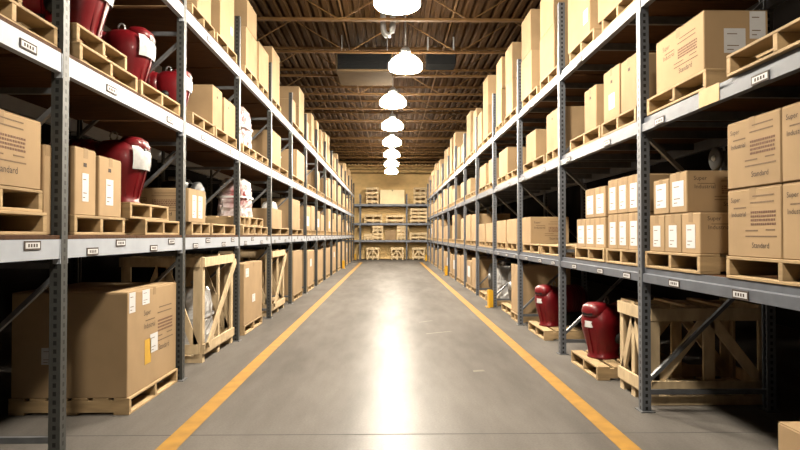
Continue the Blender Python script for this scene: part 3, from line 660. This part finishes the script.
# --- middle shelf
Z = L_Z[1]
ppx(LFT, 2, -40, 70, desc='lower of two bare stacked pallets'); pallet(LFT, 2.95, 3.9, Z + PAL_H, 0.95, 0.2, 2, 'upper of two bare stacked pallets')
ppx(LFT, 2, 81, 138.5, desc='lower pallet under strapped red machine'); pallet(LFT, 4.3, 5.12, Z + PAL_H, 0.95, 0.06, 2, 'upper pallet under strapped red machine')
red_machine(LFT, 4.83, Z + 2 * PAL_H, 0.09, 'red motor unit with white straps on two stacked pallets, middle shelf of pale-beamed rack', 1, 1.1)
ppx(LFT, 2, 142, 188, desc='pallet under a pair of red machines'); red_machine(LFT, 5.75, Z + PAL_H, 0.10, 'red motor unit with white plastic alone on its pallet between two posts', 1, 0.95)
ppx(LFT, 2, 193, 215, desc='pallet under bagged machine and cartons')
red_machine(LFT, 6.85, Z + PAL_H, 0.10, 'red motor unit with white plastic half hidden by post, beside light cartons', 1, 0.8)
ppx(LFT, 2, 216.5, 237.5)
cpx(LFT, 2, 213, 222.5, 0.5, dep=0.75, lab='light carton with hand hole, next to half-hidden red motor unit', holes=(('A', 0.2, 0.38),)); cpx(LFT, 2, 224.5, 235.5, 0.46, dep=0.75, lab='light carton with hand hole, beside its twin past red motor unit', holes=(('A', 0.22, 0.36),))
ppx(LFT, 2, 243.5, 256); ppx(LFT, 2, 256.5, 268.5); wrapped_machine(LFT, 9.8, Z + PAL_H, 0.1, 'tall bagged red machine on middle shelf of pale-beamed rack', 0.7, 0.68)
ppx(LFT, 2, 271, 288); cpx(LFT, 2, 272.5, 281, 0.6, dep=0.8); wrapped_machine(LFT, 12.5, Z + PAL_H, 0.1, 'bagged machine beside carton on middle shelf of pale-beamed rack', 0.45, 0.5, False)
ppx(LFT, 2, 292, 304); cpx(LFT, 2, 297, 304.5, 0.66, dep=0.8)
ppx(LFT, 2, 308.5, 317.5); red_machine(LFT, 16.4, Z + PAL_H, 0.1, 'lone red motor unit on middle shelf of pale-beamed rack past tall carton', 0, 1.0)
for k in range(7, 15):
    yy = L_Y[k + 2]
    for j in range(2):
        a = yy + 0.12 + j * 1.1; wd = RND.uniform(0.7, 0.98)
        pallet(LFT, a, a + 1.0, Z, 1.1, 0.03, 2)
        if RND.random() < 0.85: carton(LFT, a + .02, a + wd, Z + PAL_H, RND.uniform(0.45, 0.82), 0.85, 0.04, 2, 'brown carton')
# --- top shelf
Z = L_Z[2]
ppx(LFT, 3, 192, 215); ppx(LFT, 3, 217, 238.5)
cpx(LFT, 3, 197, 211, 0.55, dep=0.8, desc='low carton'); cpx(LFT, 3, 220, 234, 1.0, dep=0.9, desc='tall carton', labels=(('A', 0.5, 0.62, 0.2, 0.3, 'w'),))
ppx(LFT, 3, 245, 257.5); ppx(LFT, 3, 258.5, 268.5)
cpx(LFT, 3, 246, 257, 0.62, dep=0.9, desc='lower paired carton'); cpx(LFT, 3, 247, 256.5, 0.44, base=Z + PAL_H + 0.62, dep=0.85, desc='upper paired carton')
cpx(LFT, 3, 259, 268.5, 0.68, dep=0.9, desc='single broad carton')
ppx(LFT, 3, 271.5, 281); cpx(LFT, 3, 272, 279.5, 0.95, dep=0.9, desc='tall carton')
ppx(LFT, 3, 292, 303.5); cpx(LFT, 3, 292, 295.5, 0.5, dep=0.9, desc='small carton'); cpx(LFT, 3, 299, 304, 0.52, dep=0.9, desc='lower paired carton'); cpx(LFT, 3, 299, 304, 0.5, base=Z + PAL_H + 0.52, dep=0.9, desc='upper paired carton')
for k in range(6, 15):
    yy = L_Y[k + 2]
    for j in range(2):
        a = yy + 0.12 + j * 1.1
        if RND.random() < 0.12: continue
        wd = RND.uniform(0.4, 0.85); h1 = RND.uniform(0.42, 0.54); two = RND.random() < 0.7
        pallet(LFT, a, a + 1.0, Z, 1.1, 0.03, 3)
        carton(LFT, a + .02, a + wd, Z + PAL_H, h1, 0.65, 0.04, 3, 'lower paired carton' if two else 'single carton')
        if two: carton(LFT, a + .03, a + wd - .01, Z + PAL_H + h1, RND.uniform(0.35, 0.52), 0.6, 0.045, 3, 'upper paired carton')
# --- grey-beamed rack (s = +1) : floor
carton(RGT, 2.85, 3.62, 0.141, 0.25, 0.6, 0.17, 0, lab='low carton on the floor pallet beside the rack corner, under grey-beamed rack'); pallet(RGT, 2.8, 3.65, 0, 1.0, 0.15, 0, 'pine pallet under low carton')
crate(RGT, 5.36, 6.0, 0, 0.86, 1.1, 0.13, 'wide timber crate with A-shaped braces under grey-beamed rack beside red machine', 'vee')
pallet(RGT, 6.28, 7.2, 0, 1.0, 0.0, 0, 'low pallet under red motor unit by crate')
red_machine(RGT, 6.68, PAL_H, 0.03, 'red motor unit on floor pallet next to wide timber crate', 0, 1.0, 0.5)
pallet(RGT, 8.65, 9.65, 0, 1.0, 0.05, 0, 'low pallet under red motor unit between posts')
red_machine(RGT, 9.05, PAL_H, 0.07, 'red motor unit on floor pallet between two posts, no crate beside it', 0, 1.0, 0.5)
y0, y1 = 10.4, 11.0
carton(RGT, y0, y1, PAL_H, 0.85, 0.9, 0.05, 0, 'tall pale-edged carton'); pallet(RGT, y0, y1, 0, 1.0, 0.04, 0)
pallet(RGT, 11.3, 12.25, 0, 1.0, 0.1, 0); dark_machine(RGT, 11.8, PAL_H, 0.2, 'dark engine on floor pallet under grey-beamed rack beside pale-edged carton', 1.35)
pallet(RGT, 12.9, 13.9, 0, 1.0, 0.05, 0); wrapped_machine(RGT, 13.35, PAL_H, 0.15, 'bagged machine on floor pallet beside yellow column guard', 0.6, 0.7, False)
pallet(RGT, 14.05, 15.0, 0, 1.0, 0.05, 0); dark_machine(RGT, 14.55, PAL_H, 0.25, 'dark engine on floor pallet beside bagged machine under grey-beamed rack', 1.3)
for k in range(5, 13):
    yy = R_Y[k + 2]
    for j in range(2):
        a = yy + 0.14 + j * 1.18
        wd = RND.uniform(0.8, 1.0); pallet(RGT, a, a + 1.05, 0, 1.0, 0.04, 0)
        carton(RGT, a + .02, a + wd, PAL_H, RND.uniform(0.62, 0.82), 0.85, 0.05, 0, 'brown carton', labels=((('A', 0.2, 0.7, 0.2, 0.5, 'w'),) if RND.random() < .35 else ()))
# --- lowest shelf
Z = R_Z[0]
y0, y1 = 2.80, 3.89
pallet(RGT, y0, y1, Z, 1.1, 0.02, 1, 'pallet under four printed cartons')
for j in range(2):
    for i in range(2):
        b = y1 - 0.005 - i * 0.545
        carton(RGT, b - 0.54, b, Z + PAL_H + j * 0.425, 0.42, 0.52, 0.03, 1, lab='%s printed carton of four stacked in two columns, %s' % (('lower', 'upper')[j], ('beside the white-labelled cartons', 'away from the white-labelled cartons')[i]), prints=(('A', 0.50, 0.38, 0.02, 0.02),))
pallet(RGT, 4.22, 5.14, Z, 1.1, 0.02, 1, 'pallet under white-labelled cartons')
for i in range(3):
    a = 4.25 + i * 0.28
    carton(RGT, a, a + 0.275, Z + PAL_H, 0.30, 0.55, 0.04, 1, lab='bottom row carton with white end label, %s from the printed cartons' % ('first', 'second', 'third')[i], labels=(('A', 0.07, 0.20, 0.04, 0.21, 'w'),), prints=((('C', 0.5, 0.26, 0.03, 0.02),) if i == 0 else ()))
for i in range(2):
    a = 4.44 + i * 0.29
    carton(RGT, a, a + 0.28, Z + PAL_H + 0.302, 0.31 - .03 * i, 0.55, 0.04, 1, lab='upper row carton with white end label, %s from the printed cartons' % ('first', 'second')[i], labels=(('A', 0.05, 0.23, 0.05, 0.24, 'w'),), prints=((('C', 0.5, 0.26, 0.03, 0.02),) if i == 0 else ()))
dark_machine(RGT, 4.55, Z + PAL_H + 0.615, 0.3, 'small dark gadget on top of white-labelled cartons', 0.35)
for (a, b, n0, h_) in ((605, 637, 'stack above the wide crate', 0.34), (574, 603, 'stack above the red motor unit', 0.32)):
    y0, y1 = PX(RGT, a, b); pallet(RGT, y0, y1, Z, 1.0, 0.02, 1, 'pallet under white-labelled stack'); wd = (y1 - y0) / 3 - .005
    for j in range(2):
        for i in range(3):
            if a == 574 and j == 1 and i == 2: continue
            q = y0 + 0.01 + i * wd
            carton(RGT, q, q + wd - .005, Z + PAL_H + j * h_, h_ - .002, 0.5, 0.04, 1, lab='carton with white label, %s %s of %s' % (('bottom', 'top')[j], ('first', 'middle', 'last')[i], n0), labels=(('A', 0.05, wd - .06, 0.04, h_ - .08, 'w'),))
ppx(RGT, 1, 541, 561); ppx(RGT, 1, 523, 539.5)
cpx(RGT, 1, 522.5, 531, 0.42, dep=0.6, lab='wide printed carton on lowest shelf of grey-beamed rack beside bare pallet', prints=(('C', 0.55, 0.34, 0.03, 0.03),))
for (a, b, h_) in ((507, 517, .42), (497, 506, .42), (486, 493, .4), (479, 485, .4)):
    ppx(RGT, 1, a, b); cpx(RGT, 1, a, b, h_, dep=0.8, desc='broad brown carton')
for k in range(5, 13):
    yy = R_Y[k + 2]
    for j in range(2):
        a = yy + 0.14 + j * 1.18; wd = RND.uniform(0.85, 1.05); pallet(RGT, a, a + 1.05, Z, 1.1, 0.03, 1)
        if RND.random() < 0.9: carton(RGT, a + .02, a + wd, Z + PAL_H, RND.uniform(0.45, 0.85), 0.85, 0.04, 1, 'brown carton', labels=((('A', 0.3, 0.6, 0.2, 0.5, 'w'),) if RND.random() < .25 else ()))
# --- middle shelf
Z = R_Z[1]
pallet(RGT, 4.12, 5.08, Z, 1.1, 0.02, 2, 'pine pallet under large stickered carton'); pallet(RGT, 2.85, 3.83, Z, 1.1, 0.0, 2, 'bare pine pallet')
carton(RGT, 4.16, 4.92, Z + PAL_H, 0.42, 0.45, 0.03, 2, lab='large carton with two white stickers on middle shelf of grey-beamed rack', labels=(('C', 0.14, 0.29, 0.12, 0.29, 'w'), ('C', 0.32, 0.43, 0.22, 0.41, 'w')), prints=(('A', 0.6, 0.32, 0.1, 0.04),))
ppx(RGT, 2, 603, 638, desc='pine pallet under twin cartons'); ppx(RGT, 2, 571, 601.5)
cpx(RGT, 2, 623, 639, 0.48, dep=0.5, lab='twin light carton with hand hole next to post, middle shelf of grey-beamed rack', holes=(('A', 0.2, 0.37),)); cpx(RGT, 2, 605.5, 621.5, 0.5, dep=0.5, lab='twin light carton with hand hole beside its twin, middle shelf of grey-beamed rack', holes=(('A', 0.22, 0.37),), labels=(('A', 0.15, 0.3, 0.1, 0.25, 'w'),))
cpx(RGT, 2, 586, 598, 0.46, dep=0.5, desc='light carton with hand hole', holes=(('A', 0.2, 0.35),))
ppx(RGT, 2, 547, 562); ppx(RGT, 2, 524, 545)
cpx(RGT, 2, 547.5, 561, 0.52, dep=0.6, desc='broad light carton', holes=(('A', 0.3, 0.42), ('A', 0.6, 0.42))); cpx(RGT, 2, 527, 536.5, 0.45, dep=0.55, desc='plain brown carton')
ppx(RGT, 2, 507.5, 518); ppx(RGT, 2, 497.5, 506.5); cpx(RGT, 2, 499.5, 508, 0.5, dep=0.7, desc='plain brown carton')
ppx(RGT, 2, 486, 493); ppx(RGT, 2, 479, 485.5); cpx(RGT, 2, 489, 493, 0.5, dep=0.7, desc='small brown carton'); cpx(RGT, 2, 480, 486, 0.5, dep=0.7, desc='broad brown carton')
for k in range(5, 13):
    yy = R_Y[k + 2]
    for j in range(2):
        a = yy + 0.14 + j * 1.18; wd = RND.uniform(0.7, 1.05); pallet(RGT, a, a + 1.05, Z, 1.1, 0.03, 2)
        if RND.random() < 0.9: carton(RGT, a + .02, a + wd, Z + PAL_H, RND.uniform(0.4, 0.7), 0.85, 0.04, 2, 'brown carton')
# --- top shelf
Z = R_Z[2]
ppx(RGT, 3, 604, 638); cpx(RGT, 3, 600, 632, 0.75, dep=0.8, desc='wide carton'); 
ppx(RGT, 3, 571, 596); cpx(RGT, 3, 569.5, 592, 0.92, dep=0.7, desc='tall carton', labels=(('A', 0.6, 0.75, 0.15, 0.3, 'w'),))
ppx(RGT, 3, 541, 559); cpx(RGT, 3, 541, 555.5, 0.62, dep=0.75, desc='lower paired carton'); cpx(RGT, 3, 541.5, 555, 0.56, base=Z + PAL_H + 0.62, dep=0.7, desc='upper paired carton')
ppx(RGT, 3, 523, 538); cpx(RGT, 3, 522, 532.5, 0.66, dep=0.75, desc='lower paired carton'); cpx(RGT, 3, 522.5, 532, 0.64, base=Z + PAL_H + 0.66, dep=0.7, desc='upper paired carton')
ppx(RGT, 3, 505, 517); cpx(RGT, 3, 506.5, 513, 0.68, dep=0.75, desc='lower paired carton', inset=.1); cpx(RGT, 3, 506, 513, 0.66, base=Z + PAL_H + 0.68, dep=0.7, desc='upper paired carton', inset=.1)
ppx(RGT, 3, 496, 503); cpx(RGT, 3, 497, 502, 0.66, dep=0.75, desc='lower paired carton'); cpx(RGT, 3, 497, 502.5, 0.62, base=Z + PAL_H + 0.66, dep=0.7, desc='upper paired carton')
ppx(RGT, 3, 483, 493); cpx(RGT, 3, 483.5, 488.5, 0.7, dep=0.75, desc='lower paired carton'); cpx(RGT, 3, 483.5, 488.5, 0.66, base=Z + PAL_H + 0.7, dep=0.7, desc='upper paired carton')
ppx(RGT, 3, 476.5, 482.5); cpx(RGT, 3, 476.5, 482, 0.75, dep=0.75, desc='single carton')
for k in range(5, 13):
    yy = R_Y[k + 2]
    for j in range(2):
        a = yy + 0.14 + j * 1.18; wd = RND.uniform(0.5, 0.95); h1 = RND.uniform(0.5, 0.68); two = RND.random() < 0.75
        pallet(RGT, a, a + 1.05, Z, 1.1, 0.03, 3)
        carton(RGT, a + .02, a + wd, Z + PAL_H, h1, 0.85, 0.04, 3, 'lower paired carton' if two else 'single carton')
        if two: carton(RGT, a + .03, a + wd - .01, Z + PAL_H + h1, RND.uniform(0.5, 0.66), 0.8, 0.045, 3, 'upper paired carton')
# --- column guards
guard(RGT, R_Y[6], 'yellow steel guard at a grey rack post beside the bagged machine'); guard(RGT, R_Y[10], 'yellow steel guard at grey rack post, middle one of three'); guard(RGT, R_Y[15], 'yellow steel guard at the end post of the grey-beamed rack')
guard(LFT, L_Y[13], 'yellow steel guard at pale-beamed rack post, fourth bay from end wall'); guard(LFT, L_Y[17], 'yellow steel guard at the end post of the pale-beamed rack')
# --- end rack goods, facing the camera: local x = +Y, local y = -X
def bat(x, z, inset=0.05): return ((x, Y_B + inset, z), (0, 0, math.pi / 2))
def bx(px): return (px - VPX) * (Y_B + 0.05) / F_PX
BS = 'short rack against the end wall'
def bpal(a, b, z, lab): 
    return pallet(1, bx(a), bx(b), z, 1.0, lev=None, desc=lab, loc=bat((bx(a) + bx(b)) / 2, z))
for (a, b, nm) in ((366.5, 379, 'beside the pale rack end'), (391, 403.5, 'midway along'), (412.5, 425, 'beside the grey rack end')):
    crate(1, bx(a), bx(b), 0, 0.72, 0.8, 0.05, 'small braced timber crate on the floor under the end rack, %s' % nm, 'vee', loc=bat((bx(a) + bx(b)) / 2, 0), group='crates under the end rack', wm=LITPINE)
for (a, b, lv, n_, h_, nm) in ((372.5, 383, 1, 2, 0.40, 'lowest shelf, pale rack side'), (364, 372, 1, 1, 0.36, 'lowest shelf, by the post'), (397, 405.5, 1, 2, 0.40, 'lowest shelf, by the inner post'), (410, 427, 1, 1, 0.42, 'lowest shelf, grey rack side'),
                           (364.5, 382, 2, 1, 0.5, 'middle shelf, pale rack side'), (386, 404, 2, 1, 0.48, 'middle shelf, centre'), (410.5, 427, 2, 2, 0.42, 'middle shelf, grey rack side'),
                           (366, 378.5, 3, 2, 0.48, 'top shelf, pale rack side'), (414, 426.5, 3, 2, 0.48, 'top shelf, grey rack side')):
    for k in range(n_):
        crate(1, bx(a), bx(b), 0, h_, 0.8, 0.05, '%stimber crate on end rack, %s' % (('low ' if n_ == 1 else ('lower ', 'upper ')[k]), nm), 'plain', loc=bat((bx(a) + bx(b)) / 2, B_Z[lv - 1] + k * (h_ + 0.03)), group='crates on the end rack', wm=LITPINE)
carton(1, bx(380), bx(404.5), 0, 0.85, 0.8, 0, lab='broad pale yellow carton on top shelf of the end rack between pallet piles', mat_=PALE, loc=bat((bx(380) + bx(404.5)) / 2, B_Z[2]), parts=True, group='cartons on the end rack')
carton(1, bx(385), bx(396), 0, 0.6, 0.6, 0, lab='brown carton on lowest shelf of the end rack between pallet piles', loc=bat((bx(385) + bx(396)) / 2, B_Z[0], 0.4), parts=True, group='cartons on the end rack')

# look-alike pairs in one bay: tell them apart by the side on which the end wall lies
from collections import defaultdict
dd = defaultdict(list)
for o in C.objects:
    if o.parent is None and o.get('label') and o.get('category') in ('carton', 'pallet'): dd[o['label']].append(o)
for lb, os_ in dd.items():
    if len(os_) == 2:
        a, b = sorted(os_, key=lambda o: o.location.y)
        if b.location.y - a.location.y > 0.3: b['label'] = 'wall-side ' + lb; a['label'] = 'opposite-side ' + lb
